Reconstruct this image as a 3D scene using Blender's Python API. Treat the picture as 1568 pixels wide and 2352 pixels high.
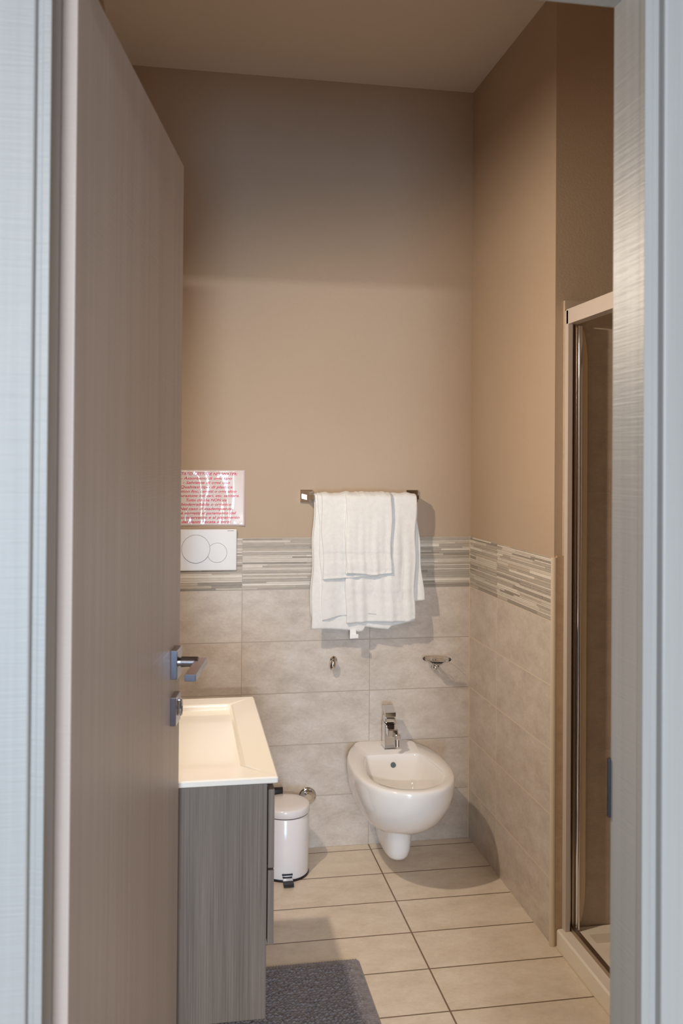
import bpy, bmesh, math, random
from mathutils import Vector, Matrix
from math import pi, sin, cos
random.seed(7)
S = bpy.context.scene
COL = S.collection
for o in list(bpy.data.objects): bpy.data.objects.remove(o)

# ------------------------------------------------------------ camera
cd = bpy.data.cameras.new('camera'); cam = bpy.data.objects.new('camera', cd); COL.objects.link(cam)
yaw, pitch, roll = 0.1667, 0.0089, 0.0074
F = Vector((sin(yaw)*cos(pitch), cos(yaw)*cos(pitch), sin(pitch)))
Rt = Vector((cos(yaw), -sin(yaw), 0)); Up = Rt.cross(F)
r = cos(roll)*Rt + sin(roll)*Up; u = -sin(roll)*Rt + cos(roll)*Up
cam.matrix_world = Matrix(((r.x, u.x, -F.x, -1.1444), (r.y, u.y, -F.y, -3.3329), (r.z, u.z, -F.z, 1.4894), (0, 0, 0, 1)))
cd.sensor_width = 36; cd.lens = 1993.58/2352*36
cd.shift_x = 33.4/2352; cd.shift_y = -131.1/2352
cd.clip_start = .02
cd.dof.use_dof = True; cd.dof.focus_distance = 2.9; cd.dof.aperture_fstop = 6.3
S.camera = cam

# ------------------------------------------------------------ light
w = bpy.data.worlds.new('world'); S.world = w; w.use_nodes = True
w.node_tree.nodes['Background'].inputs[0].default_value = (.92, .90, .94, 1)
w.node_tree.nodes['Background'].inputs[1].default_value = .15
def area(name, loc, target, sx, sy, power, col, spread=pi, disk=False):
    l = bpy.data.lights.new(name, 'AREA'); l.shape = 'ELLIPSE' if disk else 'RECTANGLE'; l.size = sx; l.size_y = sy
    l.energy = power; l.color = col; l.spread = spread
    o = bpy.data.objects.new(name, l); COL.objects.link(o); o.location = loc
    o.rotation_euler = (Vector(target)-Vector(loc)).to_track_quat('-Z', 'Y').to_euler(); return o
# warm lamp over the basin mirror (hidden behind the open door), throwing its light down and into the room
area('wall_lamp_light', (-1.335, -1.22, 1.985), (-1.335+.86, -1.22+.02, 1.985-.56), .05, .05, 18.8, (1.0, .85, .68), disk=True)
# daylight from the window of the room behind the camera
area('hall_window_light', (-1.45, -6.6, 1.52), (-1.45, 0, 1.52), .6, .85, 34, (.97, .98, 1.0))
area('hall_lower_window_light', (-1.45, -6.6, .62), (-1.35, 0, .62), .8, .8, 92, (.38, .67, 1.0))
area('hall_strip_lamp_light', (-1.42, -6.0, 1.955), (-1.42, 0, 1.955), .40, .06, 54, (.94, .97, 1.0))
area('hall_overhead_fill', (-1.15, -4.7, 2.55), (-1.15, -4.7, 0), 1.1, 1.1, 58, (1.0, .98, .95))  # added overhead fill that brightens the bathroom floor, no known fixture
S.view_settings.view_transform = 'Standard'; S.view_settings.look = 'None'
S.view_settings.gamma = 1; S.view_settings.use_curve_mapping = False
S.view_settings.exposure = 0.0

# ------------------------------------------------------------ materials
def lin(c):
    return tuple(((v/255)/12.92 if v/255 <= .04045 else ((v/255+.055)/1.055)**2.4) for v in c)+(1,)
class M:
    def __init__(s, name, col=(200, 200, 200), rough=.5, metal=0, **kw):
        s.m = bpy.data.materials.new(name); s.m.use_nodes = True; s.t = s.m.node_tree
        s.b = s.t.nodes['Principled BSDF']; s.i = s.b.inputs
        s.i['Base Color'].default_value = lin(col); s.i['Roughness'].default_value = rough; s.i['Metallic'].default_value = metal
        for k, v in kw.items(): s.i[k].default_value = v
    def n(s, kind, **kw):
        x = s.t.nodes.new(kind)
        for k, v in kw.items():
            if hasattr(x, k): setattr(x, k, v)
            else: x.inputs[k].default_value = v
        return x
    def l(s, a, b): s.t.links.new(a, b)
    def coords(s, scale=(1, 1, 1), rot=(0, 0, 0), loc=(0, 0, 0)):
        tc = s.n('ShaderNodeTexCoord'); mp = s.n('ShaderNodeMapping')
        mp.inputs['Scale'].default_value = scale; mp.inputs['Rotation'].default_value = rot; mp.inputs['Location'].default_value = loc
        s.l(tc.outputs['Object'], mp.inputs[0]); return mp.outputs[0]
    def noise(s, vec, scale, detail=4, rough=.5, dist=0):
        x = s.n('ShaderNodeTexNoise'); x.inputs['Scale'].default_value = scale; x.inputs['Detail'].default_value = detail
        x.inputs['Roughness'].default_value = rough; x.inputs['Distortion'].default_value = dist
        s.l(vec, x.inputs['Vector']); return x.outputs['Fac']
    def ramp(s, fac, stops):
        x = s.n('ShaderNodeValToRGB'); e = x.color_ramp.elements
        while len(e) < len(stops): e.new(.5)
        for a, (p, c) in zip(e, stops): a.position = p; a.color = lin(c)
        s.l(fac, x.inputs[0]); return x.outputs[0]
    def mix(s, f, a, b, mode='MIX'):
        x = s.n('ShaderNodeMix', data_type='RGBA', blend_type=mode)
        for sock, v in ((x.inputs[0], f), (x.inputs[6], a), (x.inputs[7], b)):
            if hasattr(v, 'links'): s.l(v, sock)
            else: sock.default_value = v
        return x.outputs[2]
    def bump(s, h, dist=.001, strength=1, prev=None):
        x = s.n('ShaderNodeBump'); x.inputs['Distance'].default_value = dist; x.inputs['Strength'].default_value = strength
        s.l(h, x.inputs['Height'])
        if prev is not None: s.l(prev, x.inputs['Normal'])
        s.l(x.outputs[0], s.i['Normal']); return x.outputs[0]
    def color(s, o): s.l(o, s.i['Base Color'])

def paint():
    m = M('beige_paint', rough=.75)
    v = m.coords()
    m.color(m.mix(m.noise(v, 3, 3), lin((182, 160, 138)), lin((188, 167, 145))))
    m.bump(m.noise(v, 160, 3), .0012, .5); return m.m
def ceil_paint():
    m = M('ceiling_paint', (216, 206, 196), rough=.8); m.bump(m.noise(m.coords(), 120, 3), .001, .4); return m.m
def tile(name, rot, off, grout, tones, bw=.5, rh=.2, gs=.0022, rough=.38):
    m = M(name, rough=rough)
    v = m.coords(rot=rot)
    sh = m.n('ShaderNodeVectorMath', operation='ADD'); sh.inputs[1].default_value = off; m.l(v, sh.inputs[0])
    bt = m.n('ShaderNodeTexBrick', offset=0.0, squash=1.0)
    bt.inputs['Scale'].default_value = 1; bt.inputs['Brick Width'].default_value = bw; bt.inputs['Row Height'].default_value = rh
    bt.inputs['Mortar Size'].default_value = gs; bt.inputs['Mortar Smooth'].default_value = .1; bt.inputs['Bias'].default_value = 0
    bt.inputs['Color1'].default_value = (0, 0, 0, 1); bt.inputs['Color2'].default_value = (1, 1, 1, 1); bt.inputs['Mortar'].default_value = (.5, .5, .5, 1)
    m.l(sh.outputs[0], bt.inputs['Vector'])
    # veining shifts from tile to tile
    off2 = m.n('ShaderNodeVectorMath', operation='SCALE'); off2.inputs['Scale'].default_value = 3.7; m.l(bt.outputs['Color'], off2.inputs[0])
    ad = m.n('ShaderNodeVectorMath', operation='ADD'); m.l(sh.outputs[0], ad.inputs[0]); m.l(off2.outputs[0], ad.inputs[1])
    st = m.n('ShaderNodeMapping'); st.inputs['Rotation'].default_value = (0, 0, .5); st.inputs['Scale'].default_value = (1.0, 1.6, 1.3); m.l(ad.outputs[0], st.inputs[0])
    n1 = m.noise(st.outputs[0], 9, 9, .72, .15); n2 = m.noise(st.outputs[0], 70, 6, .75, .1)
    c = m.ramp(n1, [(.30, tones[0]), (.5, tones[1]), (.70, tones[2])])
    c = m.mix(.30, c, m.ramp(n2, [(.3, tones[0]), (.7, tones[2])]))
    c2 = m.mix(m.mix(.07, (0, 0, 0, 1), bt.outputs['Color']), c, lin(tones[2]))
    m.color(m.mix(bt.outputs['Fac'], c2, lin(grout)))
    inv = m.n('ShaderNodeMath', operation='SUBTRACT'); inv.inputs[0].default_value = 1; m.l(bt.outputs['Fac'], inv.inputs[1])
    b1 = m.bump(n2, .0016, .45); m.bump(inv.outputs[0], .0015, .8, b1)
    return m.m
TT = [(180, 165, 150), (206, 192, 178), (224, 213, 202)]
T_BACK = tile('wall_tile_back', (-pi/2, 0, 0), (.409+1.0, 0, 0), (184, 170, 153), TT, gs=.0016)         # x,z -> x,y
T_SIDE = tile('wall_tile_side', (-pi/2, 0, -pi/2), (0, 0, 0), (224, 208, 186), TT, gs=.0022)
T_SHOWER = tile('shower_wall_tile', (-pi/2, 0, 0), (0, 0, 0), (196, 180, 164), [(176, 158, 140), (194, 177, 158), (208, 192, 174)])
T_FLOOR = tile('floor_tile', (0, 0, 0), (.409+1.0, .249+.2*30, 0), (128, 106, 84), [(206, 188, 166), (226, 210, 190), (240, 227, 210)], gs=.0026, rough=.33)
def fix_side(mat, off):   # side wall tiling runs along y
    t = mat.node_tree
    for n in t.nodes:
        if n.type == 'MAPPING' and n.inputs['Rotation'].default_value[0] != 0:
            tc = [x for x in t.nodes if x.type == 'TEX_COORD'][0]
            sp = t.nodes.new('ShaderNodeSeparateXYZ'); cb = t.nodes.new('ShaderNodeCombineXYZ')
            t.links.new(tc.outputs['Object'], sp.inputs[0]); t.links.new(sp.outputs[off[3]], cb.inputs[0]); t.links.new(sp.outputs[2], cb.inputs[1])
            a = t.nodes.new('ShaderNodeVectorMath'); a.operation = 'ADD'; a.inputs[1].default_value = off[:3]
            t.links.new(cb.outputs[0], a.inputs[0]); t.links.new(a.outputs[0], n.inputs[0]); n.inputs['Rotation'].default_value = (0, 0, 0); return
fix_side(T_BACK, (0, 0, 0, 0)); fix_side(T_SIDE, (.303+1.5, 0, 0, 1)); fix_side(T_SHOWER, (.2, 0, 0, 0))

def door_wood(name, c0, c1, c2, rough=.42, bstr=.55):
    m = M(name, rough=rough)
    v = m.coords((60, 60, .9)); n1 = m.noise(v, 1.0, 6, .6, .3)
    v2 = m.coords((14, 14, .35)); n3 = m.noise(v2, 1, 4, .5, .4)
    c = m.ramp(n1, [(.25, c0), (.5, c1), (.8, c2)])
    m.color(m.mix(.35, c, m.ramp(n3, [(.3, c0), (.7, c2)])))
    v3 = m.coords((7, 7, 230)); n2 = m.noise(v3, 1, 3, .5, 1.2)
    b = m.bump(n1, .0008, .35); m.bump(n2, .0008, bstr, b); return m.m
WOOD = door_wood('greige_door_laminate', (182, 166, 155), (193, 177, 166), (205, 190, 179))
WOODF = door_wood('greige_frame_laminate', (154, 152, 149), (167, 165, 161), (181, 179, 175), .44, .6)
def dark_oak():
    m = M('dark_oak_laminate', rough=.5)
    v = m.coords((330, 330, 2.6)); n1 = m.noise(v, 1, 5, .7, .1)
    v2 = m.coords((24, 24, .5)); n2 = m.noise(v2, 1, 3)
    c = m.ramp(n1, [(.3, (82, 71, 62)), (.5, (111, 98, 87)), (.72, (138, 124, 112))])
    m.color(m.mix(.3, c, m.ramp(n2, [(.35, (88, 76, 67)), (.7, (132, 118, 106))]))); m.bump(n1, .0006, .4); return m.m
OAK = dark_oak()
CERAM = M('glossy_white_ceramic', (244, 240, 236), .09, **{'Coat Weight': .3}).m
BASINM = M('ivory_glazed_ceramic', (232, 226, 216), .1, **{'Coat Weight': .3}).m
CHROME = M('polished_chrome', (226, 226, 228), .07, 1).m
BRUSH = M('brushed_door_chrome', (158, 154, 160), .16, 1).m
ALU = M('satin_aluminium', (176, 160, 142), .28, 1).m
WHITEP = M('white_plastic', (236, 232, 228), .22).m
WHITEPAINT = M('white_enamel', (240, 234, 232), .18).m
BLACK = M('black_plastic', (28, 22, 26), .35).m
GREYLINE = M('grey_groove_plastic', (120, 108, 100), .5).m
CREAM = M('cream_trim_plastic', (216, 200, 176), .35).m
TRAYM = M('white_acrylic_tray', (238, 228, 212), .2).m
RUBBER = M('dark_grey_seal_rubber', (92, 88, 86), .7).m
FRAMEW = M('white_lacquered_aluminium', (206, 194, 184), .3).m
GOLDSTRIP = M('tan_silicone', (150, 118, 84), .5).m
INK = M('red_ink', (214, 44, 84), .5).m
def terry():
    m = M('white_terry_cloth', (238, 236, 232), .95, **{'Sheen Weight': .35})
    v = m.coords(); n = m.noise(v, 520, 3, .6); n2 = m.noise(v, 60, 4, .6)
    b = m.bump(n, .0022, .55); m.bump(n2, .003, .35, b)
    m.color(m.mix(n2, lin((228, 226, 222)), lin((246, 244, 240)))); return m.m
TERRY = terry()
def flatweave():
    m = M('white_woven_hem', (246, 244, 242), .8); m.bump(m.noise(m.coords((1, 1, 6)), 300, 2), .001, .3); return m.m
HEM = flatweave()
def matm():
    m = M('grey_chenille', rough=.98, **{'Sheen Weight': .4}); v = m.coords(); n = m.noise(v, 90, 4, .7)
    m.color(m.ramp(n, [(.3, (104, 98, 102)), (.7, (150, 142, 144))])); m.bump(m.noise(v, 700, 3), .002, .6); return m.m
MATM = matm()
def glass(name, tint=(235, 235, 232), ior=1.45, r=.02):
    m = bpy.data.materials.new(name); m.use_nodes = True; t = m.node_tree; t.nodes.clear()
    o = t.nodes.new('ShaderNodeOutputMaterial'); mx = t.nodes.new('ShaderNodeMixShader'); tr = t.nodes.new('ShaderNodeBsdfTransparent')
    gl = t.nodes.new('ShaderNodeBsdfGlossy'); fr = t.nodes.new('ShaderNodeFresnel'); fr.inputs['IOR'].default_value = ior
    tr.inputs[0].default_value = lin(tint); gl.inputs['Roughness'].default_value = r; gl.inputs[0].default_value = (.9, .9, .9, 1)
    t.links.new(fr.outputs[0], mx.inputs[0]); t.links.new(tr.outputs[0], mx.inputs[1]); t.links.new(gl.outputs[0], mx.inputs[2]); t.links.new(mx.outputs[0], o.inputs[0])
    return m
GLASS = glass('shower_glass', (206, 200, 192)); DISHG = glass('dish_glass', (250, 249, 248), 1.18)
def laminate():
    m = M('laminated_paper', (228, 214, 208), .3, **{'Coat Weight': 1.0, 'Coat Roughness': .035})
    v = m.coords((6, 5, 1.3)); n = m.noise(v, 2.4, 1, .4, .6)
    b = m.n('ShaderNodeBump'); b.inputs['Distance'].default_value = .02; b.inputs['Strength'].default_value = .55; m.l(n, b.inputs['Height'])
    m.l(b.outputs[0], m.i['Coat Normal']); return m.m
LAMI = laminate()

# ------------------------------------------------------------ mesh helpers
def link(o, parent=None):
    COL.objects.link(o)
    if parent is not None: o.parent = parent
    return o
def obj(name, bm, mat, parent=None, smooth=False, kind=None, mats=None):
    bmesh.ops.recalc_face_normals(bm, faces=bm.faces[:])
    me = bpy.data.meshes.new(name); bm.to_mesh(me); bm.free()
    for m_ in (mats or [mat]): me.materials.append(m_)
    if smooth:
        for p in me.polygons: p.use_smooth = True
    o = bpy.data.objects.new(name, me); link(o, parent)
    if kind: o['kind'] = kind
    return o
def tag(o, label, cat, group=None):
    o['label'] = label; o['category'] = cat
    if group: o['group'] = group
    return o
def thing(name, label, cat, loc, group=None, rotz=0):
    o = bpy.data.objects.new(name, None); COL.objects.link(o); o.location = loc; o.rotation_euler = (0, 0, rotz); o.empty_display_size = .05
    return tag(o, label, cat, group)
def add_box(bm, x0, x1, y0, y1, z0, z1, bev=0, seg=2, mat=None):
    rr = bmesh.ops.create_cube(bm, size=1); vs = rr['verts']
    for v in vs: v.co = Vector(((x0+x1)/2+v.co.x*(x1-x0), (y0+y1)/2+v.co.y*(y1-y0), (z0+z1)/2+v.co.z*(z1-z0)))
    es = list({e for v in vs for e in v.link_edges})
    if mat is not None:
        for f in {f for v in vs for f in v.link_faces}: f.material_index = mat
    if bev: bmesh.ops.bevel(bm, geom=es, offset=bev, segments=seg, profile=.6, affect='EDGES', clamp_overlap=True)
    return vs
def box(x0, x1, y0, y1, z0, z1, bev=0, seg=2):
    bm = bmesh.new(); add_box(bm, x0, x1, y0, y1, z0, z1, bev, seg); return bm
def add_cyl(bm, p0, p1, r0, r1=None, n=32, caps=True):
    r1 = r0 if r1 is None else r1; p0 = Vector(p0); p1 = Vector(p1); d = p1-p0
    q = d.to_track_quat('Z', 'Y').to_matrix().to_4x4()
    bmesh.ops.create_cone(bm, cap_ends=caps, segments=n, radius1=r0, radius2=r1, depth=d.length, matrix=Matrix.Translation((p0+p1)/2) @ q)
def add_lathe(bm, prof, n=48, origin=(0, 0, 0), rot=None):
    rings = []; R = rot or Matrix.Identity(3); O = Vector(origin)
    for (rr, z) in prof:
        if rr < 1e-6: rings.append([bm.verts.new(O+R @ Vector((0, 0, z)))])
        else: rings.append([bm.verts.new(O+R @ Vector((rr*cos(2*pi*k/n), rr*sin(2*pi*k/n), z))) for k in range(n)])
    for a, b in zip(rings, rings[1:]):
        for k in range(n):
            k2 = (k+1) % n
            if len(a) == 1 and len(b) == 1: continue
            if len(a) == 1: bm.faces.new((a[0], b[k], b[k2]))
            elif len(b) == 1: bm.faces.new((a[k], b[0], a[k2]))
            else: bm.faces.new((a[k], b[k], b[k2], a[k2]))
def add_sphere(bm, c, rad, sc=(1, 1, 1), rot=None):
    rr = bmesh.ops.create_uvsphere(bm, u_segments=32, v_segments=16, radius=rad)
    for v in rr['verts']:
        p = Vector((v.co.x*sc[0], v.co.y*sc[1], v.co.z*sc[2]))
        if rot is not None: p = rot @ p
        v.co = p+Vector(c)
def auto_smooth(o, ang=35):
    for p in o.data.polygons: p.use_smooth = True
    o.data.set_sharp_from_angle(angle=math.radians(ang)); return o
def sub(o, n=2):
    m = o.modifiers.new('subdivision', 'SUBSURF'); m.levels = n; m.render_levels = n; return o

# ------------------------------------------------------------ the setting
XL, XR, H = -1.405, 0.0, 2.982
FL = obj('floor', box(XL-.1, .95, -4.0, .10, -.08, 0), T_FLOOR, kind='structure')
PAINT = paint()
obj('ceiling', box(XL-.1, .95, -2.34, .10, H, H+.08), ceil_paint(), kind='structure')
obj('wall_back', box(XL-.1, .10, .003, .10, 0, H), PAINT, kind='structure')
obj('wall_left', box(XL-.10, XL, -2.34, .003, 0, H), PAINT, kind='structure')
bm = bmesh.new(); add_box(bm, .003, .95, -.785, .003, 0, H)
obj('wall_right', bm, PAINT, kind='structure')
bm = bmesh.new(); add_box(bm, .003, .95, -2.34, -1.95, 0, H); obj('wall_shower_near', bm, PAINT, kind='structure')
bm = bmesh.new(); add_box(bm, .85, .95, -1.95, -.785, 0, H); obj('wall_shower_side', bm, PAINT, kind='structure')
# wall with the doorway
DY0, DY1 = -2.34, -2.26
OX0, OX1, OZ = -1.29, -.579, 2.1
bm = bmesh.new(); add_box(bm, XL-.1, OX0-.04, DY0, DY1, 0, H); add_box(bm, OX1+.04, .003, DY0, DY1, 0, H); add_box(bm, OX0-.04, OX1+.04, DY0, DY1, OZ+.04, H)
obj('wall_door', bm, PAINT, kind='structure')
# tiled dado (plain field) and its strip mosaic band
obj('trim_1', box(XL, 0, -.004, .003, 0, 1.0), T_BACK, kind='structure')
obj('trim_2', box(-.001, .003, -.785, 0, 0, 1.0), T_SIDE, kind='structure')
TL = obj('trim_3', box(XL, XL+.006, -2.26, -.004, 0, 1.2), T_SIDE, kind='structure')
def band_mats():
    out = []
    for i, c in enumerate([(208, 198, 184), (180, 170, 157), (158, 148, 135), (192, 180, 164), (226, 217, 204)]):
        m = M('mosaic_strip_%s' % ['cream', 'grey', 'dark_grey', 'beige', 'white'][i], rough=.5)
        v = m.coords((30, 30, 160)); n = m.noise(v, 1, 4)
        m.color(m.mix(n, lin(tuple(max(0, k-16) for k in c)), lin(tuple(min(255, k+12) for k in c)))); m.bump(n, .001, .4); out.append(m.m)
    return out
BM_ = band_mats()
def band(axis, a0, a1, grouts, seed):
    rnd = random.Random(seed); bm = bmesh.new()
    def bx(s0, s1, z0, z1, d, mi):
        if axis == 0: add_box(bm, s0, s1, -.0035-d, .003, z0, z1, mat=mi)
        else: add_box(bm, -.0005-d, .003, s0, s1, z0, z1, mat=mi)
    cuts = [a0]+sorted(g for g in grouts if a0 < g < a1)+[a1]
    bx(a0, a1, 1.0, 1.199, -.001, 3)
    for c0, c1 in zip(cuts, cuts[1:]):
        z = 1.0025
        while z < 1.196:
            h = rnd.choice([.0045, .0055, .007, .009, .0115]); h = min(h, 1.198-z)
            s = c0+.001
            while s < c1-.001:
                ln = rnd.uniform(.05, .30); e = min(s+ln, c1-.001)
                if c1-.001-e < .03: e = c1-.001
                mi = rnd.choices([0, 1, 2, 3, 4], [.27, .30, .15, .18, .10])[0]
                thin = h < .0058
                bx(s, e, z, z+h-.0008, rnd.uniform(.0, .0016)+(.0012 if thin else 0), 4 if thin and rnd.random() < .4 else mi)
                s = e+.0006
            z += h
    return bm
obj('trim_4', band(0, XL, -.002, [-.409, -.909], 3), None, mats=BM_, kind='structure')
obj('trim_5', band(1, -.783, -.005, [-.303], 5), None, mats=BM_, kind='structure')
obj('trim_6', box(-.0045, .0, -.0045, .001, 0, 1.2), CREAM, kind='structure')       # grout bead in the corner
# end of the side wall: cream corner profile, narrow tiled return, tiled shower end wall
bm = bmesh.new(); add_cyl(bm, (.002, -.787, 0), (.002, -.787, 1.2), .0095, n=24)
auto_smooth(obj('trim_7', bm, CREAM, kind='structure'))
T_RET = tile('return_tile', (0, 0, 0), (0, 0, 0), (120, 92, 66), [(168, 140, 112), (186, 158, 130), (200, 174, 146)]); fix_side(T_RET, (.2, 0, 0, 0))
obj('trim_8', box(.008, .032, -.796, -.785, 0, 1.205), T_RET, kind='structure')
obj('trim_9', box(.030, .85, -.795, -.785, 0, 2.0), T_SHOWER, kind='structure')
obj('trim_10', box(.840, .85, -1.95, -.795, 0, 2.0), T_SIDE, kind='structure')

# ------------------------------------------------------------ door frame
def jamb_right():
    bm = bmesh.new()
    add_box(bm, OX1, OX1+.04, -2.335, -2.257, 0, OZ+.04, .0015)
    add_box(bm, OX1-.0006, OX1+.0105, -2.3385, -2.325, 0, OZ+.04, .0012, 3)
    return bm
fr = obj('trim_11', jamb_right(), WOODF, kind='structure')
bm = bmesh.new(); add_box(bm, OX1+.0195, OX1+.115, -2.349, -2.330, 0, OZ+.12, .004, 4)
obj('trim_12', bm, WOODF, kind='structure')
bm = bmesh.new(); add_box(bm, OX0-.04, OX0, -2.335, -2.257, 0, OZ+.04, .0015); add_box(bm, OX0-.0085, OX0+.0006, -2.3385, -2.325, 0, OZ+.04, .0012, 3)
obj('trim_13', bm, WOODF, kind='structure')
bm = bmesh.new(); add_box(bm, OX0-.115, OX0-.0145, -2.349, -2.330, 0, OZ+.12, .004, 4)
obj('trim_14', bm, WOODF, kind='structure')
bm = bmesh.new(); add_box(bm, OX0, OX1, -2.335, -2.257, OZ, OZ+.04, .0015); add_box(bm, OX0-.115, OX1+.115, -2.349, -2.33, OZ+.02, OZ+.12, .004, 4)
obj('trim_15', bm, WOODF, kind='structure')
obj('trim_16', box(OX0-.008, OX0-.0025, -2.2572, -2.248, 0, OZ), RUBBER, kind='structure')
# strike plate in the right jamb
st = obj('strike_plate', box(OX1-.0035, OX1+.002, -2.2585, -2.2535, 1.022, 1.100, .001), M('dark_steel', (70, 64, 66), .4, 1).m, fr)

# ------------------------------------------------------------ the open door leaf
Hx, Hy = -1.2725, -2.247; Ex, Ey = -1.143, -1.524
L = math.hypot(Ex-Hx, Ey-Hy); ang = math.atan2(Ey-Hy, Ex-Hx)
# local frame: +X from hinge to free edge, -Y towards the visible face (right), z up
bm = bmesh.new(); add_box(bm, 0, L, 0, .032, .008, 2.098, .002, 3); add_box(bm, .012, L-.014, .028, .042, .008, 2.085, .002, 2)
leaf = obj('door_1', bm, WOOD, kind='structure'); leaf.location = (Hx, Hy, 0); leaf.rotation_euler = (0, 0, ang)
# lever handle
hx = L-.075
hd = obj('door_handle', box(hx-.026, hx+.026, -.0135, 0, 1.067, 1.123, .0012), BRUSH, leaf); hd['label'] = 'square rosette of the chrome lever handle'
bm = bmesh.new(); add_cyl(bm, (hx, -.012, 1.096), (hx, -.018, 1.096), .0085); add_cyl(bm, (hx, -.017, 1.096), (hx, -.050, 1.096), .0108)
auto_smooth(obj('neck', bm, BRUSH, hd))
obj('lever', box(hx-.128, hx+.012, -.066, -.045, 1.0895, 1.1025, .001), BRUSH, hd)
kd = obj('key_escutcheon', box(hx-.026, hx+.026, -.0115, 0, .977, 1.032, .0012), BRUSH, leaf)
bm = bmesh.new()
for k in range(28):
    a0 = 2*pi*k/28; a1 = 2*pi*(k+1)/28
    add_cyl(bm, (hx+.012+.009*cos(a0), -.0150, 1.004+.016*sin(a0)), (hx+.012+.009*cos(a1), -.0150, 1.004+.016*sin(a1)), .0016, n=10)
add_cyl(bm, (hx+.012, -.011, 1.018), (hx+.012, -.0155, 1.018), .0025)
auto_smooth(obj('thumb_turn', bm, CHROME, kd))
for z in (.32, 1.052, 1.852):
    bm = bmesh.new(); add_cyl(bm, (-.004, .026, z-.035), (-.004, .026, z+.035), .0075, n=20)
    auto_smooth(obj('hinge', bm, BRUSH, leaf))

# ------------------------------------------------------------ vanity and basin
van = thing('vanity_cabinet', 'dark grey oak wall-hung vanity cabinet beneath the white washbasin', 'cabinet', (XL+.006, -1.125, .285))
ox, oy, oz = van.location
def V(x0, x1, y0, y1, z0, z1, b=.0008): return box(x0-ox, x1-ox, y0-oy, y1-oy, z0-oz, z1-oz, b)
bm = V(XL+.006, -.953, -1.449, -1.431, .285, .791)
obj('side_panel', bm, OAK, van); obj('side_panel', V(XL+.006, -.953, -.819, -.801, .285, .791), OAK, van)
bm = V(XL+.006, -.953, -1.431, -.819, .285, .303); add_box(bm, XL+.006-ox, XL+.02-ox, -1.431-oy, -.819-oy, .303-oz, .791-oz)
obj('carcass', bm, OAK, van)
for z0, z1 in ((.443, .604), (.609, .779)):
    d = obj('drawer', V(-.9505, -.937, -1.449, -.801, z0, z1, .0012), OAK, van)
    obj('finger_groove', V(-.952, -.947, -1.43, -.82, z1-.001, z1+.0035, 0), BLACK, d)
def basin():
    x0, x1, y0, y1 = XL+.006, -.929, -1.452, -.798; zt = .807; zb = .7915
    bm = bmesh.new()
    rx0, rx1, ry0, ry1 = -1.30, -.9985, -1.372, -.868
    def ring(a, b, c, d, z, dz=0, rad=.012, n=6):
        vs = []
        for (cx, cy, s) in ((b-rad, d-rad, 0), (a+rad, d-rad, pi/2), (a+rad, c+rad, pi), (b-rad, c+rad, 3*pi/2)):
            for k in range(n+1):
                t = s+pi/2*k/n; px = cx+rad*cos(t); vs.append(bm.verts.new((px, cy+rad*sin(t), z-dz*(b-px)/(b-a))))
        return vs
    rings = [ring(x0+.004, x1-.004, y0+.004, y1-.004, zb, rad=.004), ring(x0, x1, y0, y1, zb+.003, rad=.005), ring(x0, x1, y0, y1, zt-.003, rad=.005),
             ring(x0+.003, x1-.003, y0+.003, y1-.003, zt, rad=.005), ring(rx0-.004, rx1+.004, ry0-.004, ry1+.004, zt, rad=.010),
             ring(rx0, rx1, ry0, ry1, zt-.003), ring(rx0+.003, rx1-.003, ry0+.003, ry1-.003, zt-.012),
             ring(rx0+.012, rx1-.026, ry0+.012, ry1-.012, zt-.058, .0), ring(rx0+.020, rx1-.034, ry0+.020, ry1-.020, zt-.064, .0),
             ring(rx0+.04, rx1-.056, ry0+.028, ry1-.028, zt-.067, .028), ring(rx0+.12, rx1-.13, ry0+.18, ry1-.18, zt-.078, .010)]
    for a, b in zip(rings, rings[1:]):
        n = len(a)
        for k in range(n): bm.faces.new((a[k], a[(k+1) % n], b[(k+1) % n], b[k]))
    bm.faces.new(rings[-1]); bm.faces.new(rings[0][::-1])
    return bm
bs = auto_smooth(obj('washbasin', basin(), BASINM), 28)
tag(bs, 'white rectangular ceramic washbasin slab on top of the dark vanity cabinet', 'washbasin')
bm = bmesh.new(); add_lathe(bm, [(0, .004), (.019, .004), (.021, .002), (.021, -.004), (0, -.004)], 32, (-1.15, -1.12, .726)); obj('drain', bm, CHROME, bs, True)

# ------------------------------------------------------------ lamp above the washbasin
lp = thing('wall_lamp', 'small hooded chrome wall lamp above the washbasin behind the open door', 'wall lamp', (XL, -1.22, 1.985))
obj('wall_plate', box(0, .012, -.06, .06, -.05, .05, .002), CHROME, lp)
obj('hood', box(.012, .150, -.09, .09, .034, .039, .001), CHROME, lp)  # unseen visor, shaped to keep the lamp's light off the upper walls
obj('arm', box(.012, .050, -.008, .008, -.006, .006, .001), CHROME, lp)

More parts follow.
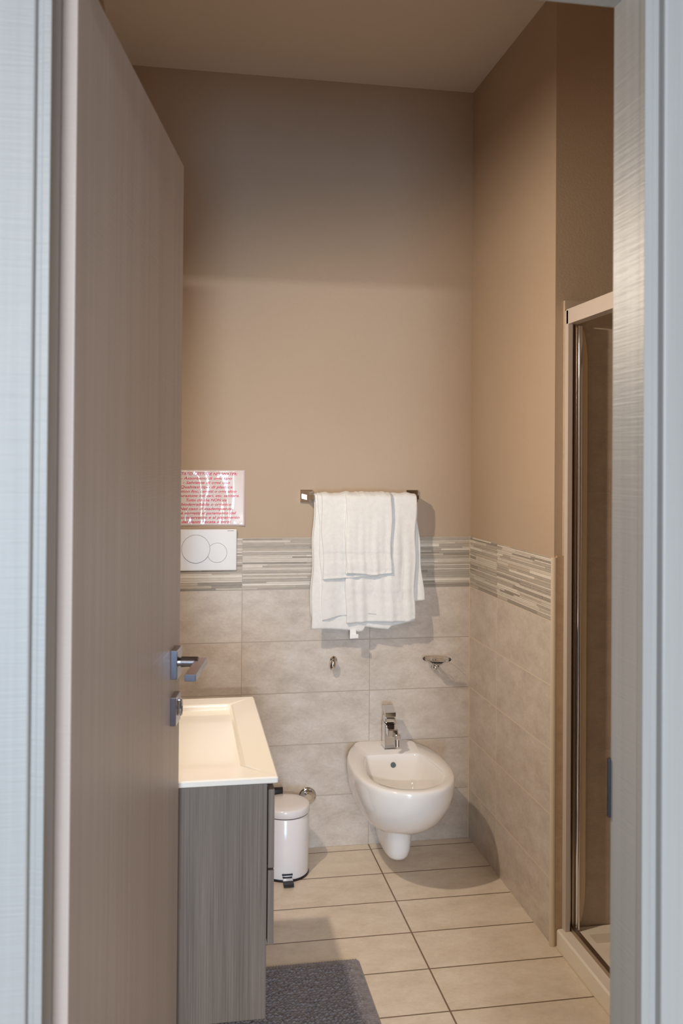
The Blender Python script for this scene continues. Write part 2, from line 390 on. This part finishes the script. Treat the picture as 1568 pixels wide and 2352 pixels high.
# ------------------------------------------------------------ bidet
BX = -.356
bid = thing('bidet', 'white wall-hung ceramic bidet on the tiled back wall', 'bidet', (BX, -.004, .03))
OW = .945
OUT = [(0, .116), (-.05, .141), (-.10, .164), (-.15, .179), (-.20, .187), (-.26, .190), (-.32, .189), (-.37, .183), (-.41, .174), (-.45, .158), (-.48, .139), (-.505, .115), (-.525, .085), (-.538, .052), (-.544, .024), (-.5455, 0)]
INN = [(-.160, .108), (-.20, .120), (-.25, .131), (-.30, .139), (-.35, .143), (-.39, .139), (-.42, .129), (-.45, .112), (-.475, .090), (-.495, .062), (-.506, .032), (-.510, 0)]
def outline(tab, z, sw=1, sf=1, y0=0, n=40, shift=0):
    """symmetric ring sampled evenly along (half width)(y), back edge straight"""
    tab = [(y, w_*OW) for y, w_ in tab]
    pts = [Vector((0, tab[0][0])), Vector((tab[0][1]*.5, tab[0][0])), Vector((tab[0][1]*.93, tab[0][0])), Vector((tab[0][1], tab[0][0]-.008))]+[Vector((w_, y)) for y, w_ in tab[1:]]
    L_ = [0]
    for a, b in zip(pts, pts[1:]): L_.append(L_[-1]+(b-a).length)
    def at(t):
        d = t*L_[-1]
        for k in range(len(pts)-1):
            if d <= L_[k+1]+1e-9: q = (d-L_[k])/(L_[k+1]-L_[k]); return pts[k].lerp(pts[k+1], q)
        return pts[-1]
    half = [at(k/n) for k in range(n+1)]; full = half+[Vector((-p.x, p.y)) for p in half[-2:0:-1]]
    yb = tab[0][0]
    return [(p.x*sw, yb+(p.y-yb)*sf+shift, z-.03) for p in full]
def skin(bm, rings, cap0=True, cap1=True):
    rings = [[bm.verts.new(c) for c in rr] for rr in rings]
    for a, b in zip(rings, rings[1:]):
        n = len(a)
        for k in range(n): bm.faces.new((a[k], a[(k+1) % n], b[(k+1) % n], b[k]))
    if cap0: bm.faces.new(rings[0][::-1])
    if cap1: bm.faces.new(rings[-1])
bm = bmesh.new()
rings = [outline(OUT, z, sw, sf) for (z, sw, sf) in ((.176, .33, .48), (.178, .43, .575), (.188, .55, .675), (.206, .66, .755), (.230, .76, .828), (.257, .845, .887), (.287, .912, .933), (.318, .965, .970), (.350, .990, .989), (.378, 1.0, .999), (.391, 1.0, 1.0))]
rings += [outline(OUT, .3975, .988, .996), outline(OUT, .4010, .965, .986), outline(INN, .4010, 1.035, 1.022, shift=.004), outline(INN, .3985, 1.005, 1.004, shift=.001), outline(INN, .392, .985, .993),
          outline(INN, .350, .95, .965, shift=-.002), outline(INN, .305, .89, .91, shift=-.006), outline(INN, .270, .78, .80, shift=-.018), outline(INN, .250, .58, .60, shift=-.05), outline(INN, .242, .30, .30, shift=-.10), outline(INN, .240, .12, .10, shift=-.14)]
skin(bm, rings)
o_ = auto_smooth(obj('bowl', bm, CERAM, bid), 55)
bm = bmesh.new()
PED = [(0, .040), (-.05, .050), (-.12, .055), (-.18, .0555), (-.22, .053), (-.245, .046), (-.262, .034), (-.271, .019), (-.274, 0)]
rings = [outline(PED, z, sw, sf) for (z, sw, sf) in ((.040, .35, .80), (.042, .60, .875), (.048, .76, .92), (.060, .88, .955), (.080, .96, .98), (.110, 1.01, 1.0), (.150, 1.05, 1.03), (.190, 1.12, 1.07), (.22, 1.2, 1.1))]
skin(bm, rings)
for v in bm.verts: v.co.x += .009
auto_smooth(obj('siphon_cover', bm, CERAM, bid), 55)
bm = bmesh.new(); add_cyl(bm, (.004, -.155, .333), (.004, -.1655, .331), .0098, n=24); obj('overflow_hole', bm, M('blue_grey_hole', (96, 112, 122), .5).m, bid)
bm = bmesh.new(); add_lathe(bm, [(0, .003), (.017, .003), (.019, .001), (.019, -.003), (0, -.003)], 32, (0, -.33, .2115)); obj('drain', bm, CHROME, bid, True)

# bidet tap
TX, TY = -.350, -.088
tap = thing('bidet_tap', 'square chrome mixer tap standing on the back rim of the bidet', 'tap', (TX, TY, .401))
obj('body', box(-.0215, .0215, -.022, .022, 0, .098, .002, 3), CHROME, tap)
obj('base_plate', box(-.0245, .0245, -.025, .025, 0, .004, .001), CHROME, tap)
bm = bmesh.new(); add_box(bm, -.0195, .0195, -.024, .020, .100, .121, .004, 3); obj('cartridge_collar', bm, CHROME, tap, False)
bm = bmesh.new(); vs = add_box(bm, -.0205, .0205, -.028, .022, .123, .140, .002, 3)
for v in bm.verts: v.co.z += -(v.co.y+.028)*-.35
obj('lever', bm, CHROME, tap)
bm = bmesh.new(); vs = add_box(bm, -.0195, .0195, -.066, -.020, .068, .096, .003, 3)
for v in bm.verts: v.co.z += (v.co.y+.02)*.18
obj('spout', bm, CHROME, tap)
bm = bmesh.new(); add_box(bm, .004, .0225, -.092, -.066, .056, .076, .002); nz = obj('swivel_block', bm, CHROME, tap)
bm = bmesh.new(); add_cyl(bm, (.0115, -.080, .058), (.0105, -.086, .030), .0095, n=28)
auto_smooth(obj('aerator', bm, CHROME, nz))

# ------------------------------------------------------------ towel rail
rail = thing('towel_rail', 'chrome square towel rail carrying the white towels', 'towel rail', (-.453, 0, 1.346))
for s, xx in ((-1, -.664), (1, -.243)):
    b_ = obj('bracket', box(xx+.453-.024, xx+.453+.024, -.010, .003, -.010, .038, .001), CHROME, rail)
    obj('post', box(xx+.453-.009, xx+.453+.009, -.078, -.009, .002, .020, .001), CHROME, b_)
obj('bar', box(-.205, .205, -.077, -.065, .003, .019, .001), CHROME, rail)

YB, ZB = -.071, 1.357
def interp(pts, t):
    if t <= pts[0][0]: return pts[0][1]
    for (a, va), (b, vb) in zip(pts, pts[1:]):
        if t <= b:
            k = (t-a)/(b-a) if b > a else 1
            return va+(vb-va)*k
    return pts[-1][1]
def sheet(bm, xt0, xt1, xb0, xb1, rad, bottom, back_z, th=.006, wav=.004, seed=0, yoff=0, front_only=False, band_z=None, nu=56):
    """A cloth hanging over the bar: bottom = [(u, z)] of the front hem. Closed volume of thickness th."""
    rnd = random.Random(seed); ph = [rnd.uniform(0, 6.28) for _ in range(6)]; fr_ = [rnd.uniform(.8, 1.3) for _ in range(6)]
    nb, na, nf = (0 if front_only else 14), (6 if front_only else 12), 60
    def wave(u, d):   # d = drop below bar
        g = min(1, d/.25); g2 = min(1, d/.5)
        return wav*g*(.55*sin(u*7*fr_[0]+ph[0])+.5*sin(u*13*fr_[1]+ph[1]+d*3)+.35*sin(u*23*fr_[2]+ph[2]+d*5)+.22*sin(u*41*fr_[3]+ph[3]-d*6))+g2*.0025*sin(u*5+d*9+ph[4])
    def P(u, j, r_):
        ztop = ZB
        if j < nb:
            k = j/nb; z = back_z+(ztop-back_z)*k; y = YB+r_; d = ztop-z; y = min(YB+r_, -.010)
        elif j <= nb+na:
            k = (j-nb)/na; a = pi*k if not front_only else pi/2+pi/2*k
            z = ztop+(.010+.22*r_)*sin(a); y = YB+r_*cos(a); d = 0; y = min(y, -.010)
        else:
            k = (j-nb-na)/nf; zb = interp(bottom, u); z = ztop+(zb-ztop)*k; d = ztop-z
            y = YB-r_+wave(u, d)*-1 - .010*min(1, d/.5)*abs(sin(u*2.2+ph[5]))*.6
        hb = 0 if d == 0 else min(1, d/.5)
        x0 = xt0+(xb0-xt0)*hb; x1 = xt1+(xb1-xt1)*hb
        x = x0+(x1-x0)*u+.0018*sin(z*31+ph[1])*(1 if .05 < u < .95 else 1.6)
        top = .0022*sin(u*17+ph[3])+.0014*sin(u*39+ph[2])
        if nb <= j <= nb+na: z += top*sin(pi*(j-nb)/max(1, na))
        return Vector((x, y+yoff, z))
    NJ = nb+na+nf
    outer = [[P(i/nu, j, rad+th) for j in range(NJ+1)] for i in range(nu+1)]
    inner = [[P(i/nu, j, rad) for j in range(NJ+1)] for i in range(nu+1)]
    if band_z:
        for i in range(nu+1):
            for j in range(nb+na, NJ+1):
                p = outer[i][j]
                if band_z[0] < p.z < band_z[1]: p.y += .0022
                if abs(p.z-(interp(bottom, i/nu)+.012)) < .004: p.y += .0015
    for g in (outer, inner):   # pinch the side edges into a rounded hem
        pass
    ov = [[bm.verts.new(p) for p in row] for row in outer]; iv = [[bm.verts.new(p) for p in row] for row in inner]
    for i in range(nu):
        for j in range(NJ):
            bm.faces.new((ov[i][j], ov[i+1][j], ov[i+1][j+1], ov[i][j+1])); bm.faces.new((iv[i][j], iv[i][j+1], iv[i+1][j+1], iv[i+1][j]))
        bm.faces.new((ov[i][0], iv[i][0], iv[i+1][0], ov[i+1][0])); bm.faces.new((ov[i][NJ], ov[i+1][NJ], iv[i+1][NJ], iv[i][NJ]))
    for i in (0, nu):
        for j in range(NJ): bm.faces.new((ov[i][j], ov[i][j+1], iv[i][j+1], iv[i][j]) if i == 0 else (ov[i][j], iv[i][j], iv[i][j+1], ov[i][j+1]))
def towel(name, label, sheets, loc=(0, 0, 0), group='white towels on the rail'):
    bm = bmesh.new()
    for s in sheets: sheet(bm, **s)
    o = obj(name, bm, TERRY, None, True); return tag(o, label, 'towel', group)
# rearmost bath towel, its uneven hems showing below the others
tA = towel('bath_towel', 'longest white bath towel on the rail, rearmost, its hems peeking out below the others', [
    dict(xt0=-.642, xt1=-.246, xb0=-.656, xb1=-.256, rad=.0135, bottom=[(0, .862), (.12, .862), (.4, .853), (.47, .846), (.50, .848), (.515, .866), (.6, .860), (.76, .853), (.77, .866), (1, .885)], back_z=.90, th=.006, wav=.0035, seed=1),
    dict(xt0=-.40, xt1=-.250, xb0=-.40, xb1=-.203, rad=.009, bottom=[(0, .95), (.7, .957), (1, .962)], back_z=.96, th=.004, wav=.002, seed=9)])
bm = bmesh.new(); add_box(bm, -.506, -.482, -.097, -.089, .822, .858, .002); add_box(bm, -.500, -.474, -.101, -.095, .824, .840, .002)
obj('hanging_loop', bm, HEM, tA)
# middle bath towel, folded lengthwise
tB = towel('bath_towel', 'wide white bath towel folded lengthwise, second from the wall on the rail', [
    dict(xt0=-.632, xt1=-.253, xb0=-.612, xb1=-.26, rad=.0212, bottom=[(0, .892), (.2, .908), (.5, .915), (1, .90)], back_z=.93, th=.006, wav=.004, seed=4),
    dict(xt0=-.528, xt1=-.252, xb0=-.523, xb1=-.258, rad=.0275, bottom=[(0, .881), (.5, .886), (.9, .884), (1, .893)], back_z=.93, th=.007, wav=.006, seed=5, band_z=(.955, 1.0))])
tC = towel('hand_towel', 'medium white hand towel hanging over the left half of the bath towels', [
    dict(xt0=-.622, xt1=-.40, xb0=-.606, xb1=-.40, rad=.0345, bottom=[(0, 1.050), (.3, 1.052), (1, 1.062)], back_z=1.1, th=.007, wav=.003, seed=12, band_z=(1.115, 1.15), nu=36)])
tD = towel('guest_towel', 'narrow white guest towel folded on top in the middle of the rail', [
    dict(xt0=-.530, xt1=-.352, xb0=-.528, xb1=-.355, rad=.0405, bottom=[(0, 1.070), (.5, 1.067), (.75, 1.070), (1, 1.075)], back_z=1.12, th=.006, wav=.004, seed=21, nu=36),
    dict(xt0=-.528, xt1=-.353, xb0=-.526, xb1=-.353, rad=.047, bottom=[(0, 1.074), (.35, 1.070), (.55, 1.064), (1, 1.071)], back_z=1.12, th=.006, wav=.005, seed=23, band_z=(1.12, 1.15), nu=36)])

# ------------------------------------------------------------ notice
sg = thing('notice_sheet', 'laminated paper notice in red Italian text above the flush plate', 'notice', (-1.050, .003, 1.352))
bm = bmesh.new(); NX, NZ = 40, 26
g = [[None]*(NZ+1) for _ in range(NX+1)]
for i in range(NX+1):
    for j in range(NZ+1):
        x = -.149+.298*i/NX; z = -.1065+.213*j/NZ
        d = .0012+.0009*sin(x*26+1)*sin(z*17+.6)+.0006*sin(x*55+z*20)
        cx = max(0, x-.10)/.049; cz = max(0, -z-.055)/.05
        d += .006*(cx*cz)**1.5+.002*max(0, z-.09)/.016
        g[i][j] = (x, z, max(.0004, d))
for lay in (0, 1):
    vv = [[bm.verts.new((x, -d-(.0006 if lay else 0), z)) for (x, z, d) in row] for row in g]
    for i in range(NX):
        for j in range(NZ): bm.faces.new((vv[i][j], vv[i+1][j], vv[i+1][j+1], vv[i][j+1]) if lay else (vv[i][j], vv[i][j+1], vv[i+1][j+1], vv[i+1][j]))
    if lay == 0: v0 = vv
for i in range(NX):
    for j in (0, NZ): bm.faces.new((v0[i][j], v0[i+1][j], vv[i+1][j], vv[i][j]))
for j in range(NZ):
    for i in (0, NX): bm.faces.new((v0[i][j], v0[i][j+1], vv[i][j+1], vv[i][j]))
obj('laminated_sheet', bm, LAMI, sg, True)
lines = ['VIETATO GETTARE NEL WATER:', '- Assorbenti di ogni tipo', '- Salviette di ogni uso', 'Qualsiasi tipo di plastica', 'Cotton fioc, cerotti o ogni altro', "l'otturazione dei vari, etc. sanitare.", 'Tutto ci\u00f2 che NON sia', 'biodegradabile o organico', 'Nel caso di inadempienza,', 'si \u00e8 soggetti al pagamento del', 'costo intervento e al pagamento', 'dei danni recata a terzi']
wid = [.234, .192, .178, .196, .228, .250, .152, .190, .200, .226, .252, .186]
dg = bpy.context.evaluated_depsgraph_get()
for k, (s, wd) in enumerate(zip(lines, wid)):
    cu = bpy.data.curves.new('text', 'FONT'); cu.body = s; cu.align_x = 'CENTER'; cu.align_y = 'CENTER'; cu.size = .0145; cu.shear = .25; cu.offset = .00028; cu.extrude = .00008; cu.resolution_u = 3
    to = bpy.data.objects.new('text', cu); COL.objects.link(to); bpy.context.view_layer.update()
    me = bpy.data.meshes.new_from_object(to.evaluated_get(bpy.context.evaluated_depsgraph_get())); bpy.data.objects.remove(to)
    xs = [v.co.x for v in me.vertices]; sc = wd/(max(xs)-min(xs)); cx = (max(xs)+min(xs))/2
    zc = .0906-.01655*k
    for v in me.vertices:
        x = (v.co.x-cx)*sc+.003; z = zc+v.co.y
        d = .0012+.0009*sin(x*26+1)*sin(z*17+.6)+.0006*sin(x*55+z*20)+.006*(max(0, x-.10)/.049*max(0, -z-.055)/.05)**1.5+.002*max(0, z-.09)/.016
        v.co = Vector((x, -max(.0004, d)-.0007-v.co.z*.5, z))
    me.materials.clear(); me.materials.append(INK)
    o = bpy.data.objects.new('printed_line', me); link(o, sg)

# ------------------------------------------------------------ flush plate
fp = thing('flush_plate', 'white dual-button flush plate with two round buttons beneath the notice', 'flush plate', (-1.055, -.004, 1.1555))
obj('plate', box(-.1235, .1235, -.012, 0, -.0785, .0785, .004, 3), WHITEP, fp)
for nm, cx, cz, rad in (('small_button', .0495, -.011, .0375), ('large_button', -.0305, .004, .0535)):
    bm = bmesh.new(); q_ = 0 if nm[0] == 's' else .0016; add_cyl(bm, (cx, -.0125-q_, cz), (cx, -.0118, cz), rad, n=72); o = obj(nm, bm, GREYLINE, fp)
    bm = bmesh.new(); add_lathe(bm, [(0, .0012), (rad-.0016, .0012), (rad-.0008, .0004), (rad-.0008, -.0006), (0, -.0006)], 72, (cx, -.0125-q_, cz), Matrix.Rotation(pi/2, 3, 'X'))
    auto_smooth(obj('button_cap', bm, WHITEP, o))
obj('maker_mark', box(.088, .112, -.0124, -.0118, .0715, .0732), GREYLINE, fp)

# ------------------------------------------------------------ hook, soap dish, pipe rosette
hk = thing('robe_hook', 'small rounded chrome hook on the tiled wall below the towels', 'hook', (-.557, -.004, .715))
bm = bmesh.new(); add_lathe(bm, [(0, 0), (.0135, 0), (.0145, .003), (.013, .007), (.007, .010), (.0055, .026)], 32, (.004, 0, .010), Matrix.Rotation(pi/2, 3, 'X')); auto_smooth(obj('wall_mount', bm, CHROME, hk))
bm = bmesh.new(); add_sphere(bm, (-.0035, -.032, -.003), .0135, (.95, .8, 1.65), Matrix.Rotation(.22, 3, 'Y')); obj('rounded_knob', bm, CHROME, hk, True)
sd = thing('soap_dish', 'clear glass soap dish on a chrome wall holder beside the corner', 'soap dish', (-.160, -.004, .712))
RX = Matrix.Rotation(pi/2, 3, 'X')
bm = bmesh.new(); add_lathe(bm, [(0, 0), (.0155, 0), (.0165, .003), (.014, .007), (.006, .010), (.0055, .06)], 32, (.010, 0, -.010), RX)
auto_smooth(obj('holder_arm', bm, CHROME, sd))
bm = bmesh.new(); add_sphere(bm, (-.003, -.066, -.014), .0115); obj('holder_ball', bm, CHROME, sd, True)
bm = bmesh.new()
for k in range(40):
    a0 = 2*pi*k/40; a1 = 2*pi*(k+1)/40
    add_cyl(bm, (.004+.017*cos(a0), -.066+.017*sin(a0), -.003), (.004+.017*cos(a1), -.066+.017*sin(a1), -.003), .0014, n=8)
auto_smooth(obj('holder_ring', bm, CHROME, sd))
bm = bmesh.new(); add_lathe(bm, [(0, -.002), (.024, -.002), (.034, .005), (.052, .014), (.0555, .0165), (.054, .0195), (.050, .018), (.033, .009), (.023, .003), (0, .003)], 56, (.004, -.066, .0)); obj('glass_dish', bm, DISHG, sd, True)
pr_ = thing('pipe_rosette', 'round chrome pipe rosette on the wall just behind the bin', 'pipe cover', (-.651, -.004, .202))
bm = bmesh.new(); add_lathe(bm, [(0, .0), (.0325, 0), (.0335, .002), (.032, .004), (.024, .006), (.012, .008), (0, .008)], 48, (0, 0, 0), RX); auto_smooth(obj('flange', bm, CHROME, pr_), 40)
bm = bmesh.new(); add_cyl(bm, (0, -.008, 0), (0, -.016, 0), .0125, n=28); auto_smooth(obj('stub', bm, CHROME, pr_))

# ------------------------------------------------------------ pedal bin
bn = thing('pedal_bin', 'small white round pedal bin on the floor between vanity and bidet', 'pedal bin', (-.757, -.178, 0))
bm = bmesh.new(); add_lathe(bm, [(0, .006), (.083, .006), (.0855, .010), (.0855, .216), (.083, .219), (0, .219)], 72); auto_smooth(obj('body', bm, WHITEPAINT, bn), 40)
bm = bmesh.new(); add_lathe(bm, [(0, 0), (.0865, 0), (.0875, .003), (.0865, .008), (0, .008)], 72); auto_smooth(obj('base_ring', bm, BLACK, bn), 40)
bm = bmesh.new(); add_lathe(bm, [(0, .223), (.0865, .223), (.088, .225), (.088, .244), (.086, .2485), (.080, .2515), (.05, .254), (0, .255)], 72); auto_smooth(obj('lid', bm, WHITEPAINT, bn), 50)
bm = bmesh.new(); add_cyl(bm, (0, 0, .219), (0, 0, .2235), .0845, n=64); obj('lid_gap', bm, GREYLINE, bn)
bm = bmesh.new(); add_box(bm, -.055, .0, .080, .105, .212, .268, .006, 3); add_cyl(bm, (-.055, .092, .262), (.0, .092, .262), .010, n=20); auto_smooth(obj('lid_hinge', bm, BLACK, bn))
bm = bmesh.new(); add_box(bm, -.020, .016, -.118, -.082, .016, .022, .002)
for v in bm.verts: v.co.z += (v.co.y+.082)*.25
pd = obj('pedal', bm, CHROME, bn)
obj('pedal_slot', box(-.021, .017, -.0875, -.080, .024, .030, .001), BLACK, bn)
obj('pedal_pad', box(-.020, .016, -.130, -.108, .0035, .0165, .002), BLACK, pd)

# ------------------------------------------------------------ bath mat
def mat_mesh():
    bm = bmesh.new(); x0, x1, y0, y1 = -1.12, -.606, -1.62, -.772; nx, ny = 240, 396
    rnd = random.Random(2)
    px_, py_ = .0104, .0104
    jit = {}
    def hgt(x, y):
        e = min(x-x0, x1-x, y-y0, y1-y)
        if e < .028:   # ribbed border
            c = (y if min(x-x0, x1-x) < min(y-y0, y1-y) else x)
            return min(1, e/.006)*(.006+.0022*abs(sin(c*pi/.0085)))
        ix = int(x/px_); iy = int(y/py_); best = 0
        for a in (ix-1, ix, ix+1):
            for b in (iy-1, iy, iy+1):
                if (a, b) not in jit: jit[(a, b)] = (rnd.uniform(-.0018, .0018), rnd.uniform(-.0018, .0018), rnd.uniform(.75, 1.1))
                j = jit[(a, b)]; cx = (a+.5)*px_+j[0]; cy = (b+.5)*py_+j[1]
                d = math.hypot(x-cx, y-cy)/.0066
                if d < 1: best = max(best, j[2]*math.sqrt(1-d*d))
        return .0035+.0098*best
    vs = []
    for i in range(nx+1):
        row = []
        for j in range(ny+1):
            x = x0+(x1-x0)*i/nx; y = y0+(y1-y0)*j/ny
            h = hgt(x, y); xx, yy = x, y; rc = .013   # rounded corners
            cx = min(max(x, x0+rc), x1-rc); cy = min(max(y, y0+rc), y1-rc); dx, dy = x-cx, y-cy
            if dx and dy:
                m_ = max(abs(dx), abs(dy)); q = math.hypot(dx, dy); xx = cx+dx*m_/q; yy = cy+dy*m_/q
            row.append(bm.verts.new((xx, yy, max(h, .0015))))
        vs.append(row)
    for i in range(nx):
        for j in range(ny): bm.faces.new((vs[i][j], vs[i+1][j], vs[i+1][j+1], vs[i][j+1]))
    edge = [vs[i][0] for i in range(nx+1)]+[vs[nx][j] for j in range(1, ny+1)]+[vs[i][ny] for i in range(nx-1, -1, -1)]+[vs[0][j] for j in range(ny-1, 0, -1)]
    low = [bm.verts.new((v.co.x, v.co.y, 0)) for v in edge]
    n = len(edge)
    for k in range(n): bm.faces.new((edge[k], low[k], low[(k+1) % n], edge[(k+1) % n]))
    bm.faces.new(low[::-1]); return bm
mt = obj('bath_mat', mat_mesh(), MATM, None, True)
tag(mt, 'grey chenille bath mat on the floor in front of the vanity', 'bath mat')

# ------------------------------------------------------------ shower
tr = thing('shower_tray', 'low white shower tray with a raised sill at right', 'shower tray', (.012, -1.37, 0))
bm = bmesh.new()
def tray():
    x0, x1, y0, y1 = 0, .826, -.575, .572
    def q(a, b, c, d, z): return [bm.verts.new(p) for p in ((a, c, z), (b, c, z), (b, d, z), (a, d, z))]
    rings = [q(x0, x1, y0, y1, 0), q(x0, x1, y0, y1, .050), q(x0+.005, x1, y0, y1, .055), q(x0+.085, x1-.06, y0+.06, y1-.045, .055), q(x0+.095, x1-.07, y0+.07, y1-.055, .032)]
    for a, b in zip(rings, rings[1:]):
        for k in range(4): bm.faces.new((a[k], a[(k+1) % 4], b[(k+1) % 4], b[k]))
    bm.faces.new(rings[0][::-1]); bm.faces.new(rings[-1])
    bmesh.ops.bevel(bm, geom=[e for e in bm.edges if len(e.link_faces) == 2 and e.calc_face_angle(0) > .5 and max(v.co.z for v in e.verts) > .04], offset=.003, segments=3, affect='EDGES')
tray(); obj('basin', bm, TRAYM, tr)
obj('sealing_bead', box(-.004, .003, -.575, .572, 0, .004, .001), CREAM, tr)
# enclosure, z from the tray up to 1.96
en = thing('shower_door', 'glazed shower enclosure with white head rail and chrome profiles', 'shower door', (.030, -.795, .055))
obj('wall_profile', box(.0, .016, -.024, 0, 0, 1.912, .0015), FRAMEW, en)
obj('head_rail', box(.0, .034, -1.15, -.010, 1.868, 1.915, .0015), FRAMEW, en)
obj('bottom_rail', box(.018, .034, -1.15, 0, 0, .014, .001), ALU, en)
bm = bmesh.new()
for k in range(3): add_box(bm, .017+.0065*k, .0225+.0065*k, -.017-.003*(k % 2), -.001, .004, 1.866, .001)
obj('guide_profile', bm, ALU, en)
bm = bmesh.new(); add_cyl(bm, (.040, -.022, .006), (.040, -.022, 1.862), .0075, n=28)
auto_smooth(obj('chrome_stile', bm, CHROME, en))
bm = bmesh.new()     # flat grip profile with rounded ends
pts = []
for k in range(13): a = pi/2*k/12; pts.append((.048+.021*sin(a), .02+.13*(1-cos(a))))
prof = [(.048, .02)]+[(x, z) for x, z in pts[1:]]+[(x, 1.876-z) for x, z in pts[::-1][:-1]]+[(.048, 1.856)]
f0 = [bm.verts.new((x, -.012, z)) for x, z in prof]; f1 = [bm.verts.new((x, -.016, z)) for x, z in prof]
bm.faces.new(f0); bm.faces.new(f1[::-1])
for k in range(len(prof)): bm.faces.new((f0[k], f1[k], f1[(k+1) % len(prof)], f0[(k+1) % len(prof)]))
obj('grip_profile', bm, M('cream_plastic_grip', (226, 204, 170), .3).m, en)
obj('glass_panel', box(.024, .029, -.98, -.50, .014, 1.868), GLASS, en)
obj('glass_panel', box(.008, .013, -1.14, -.60, .014, 1.868), GLASS, en)
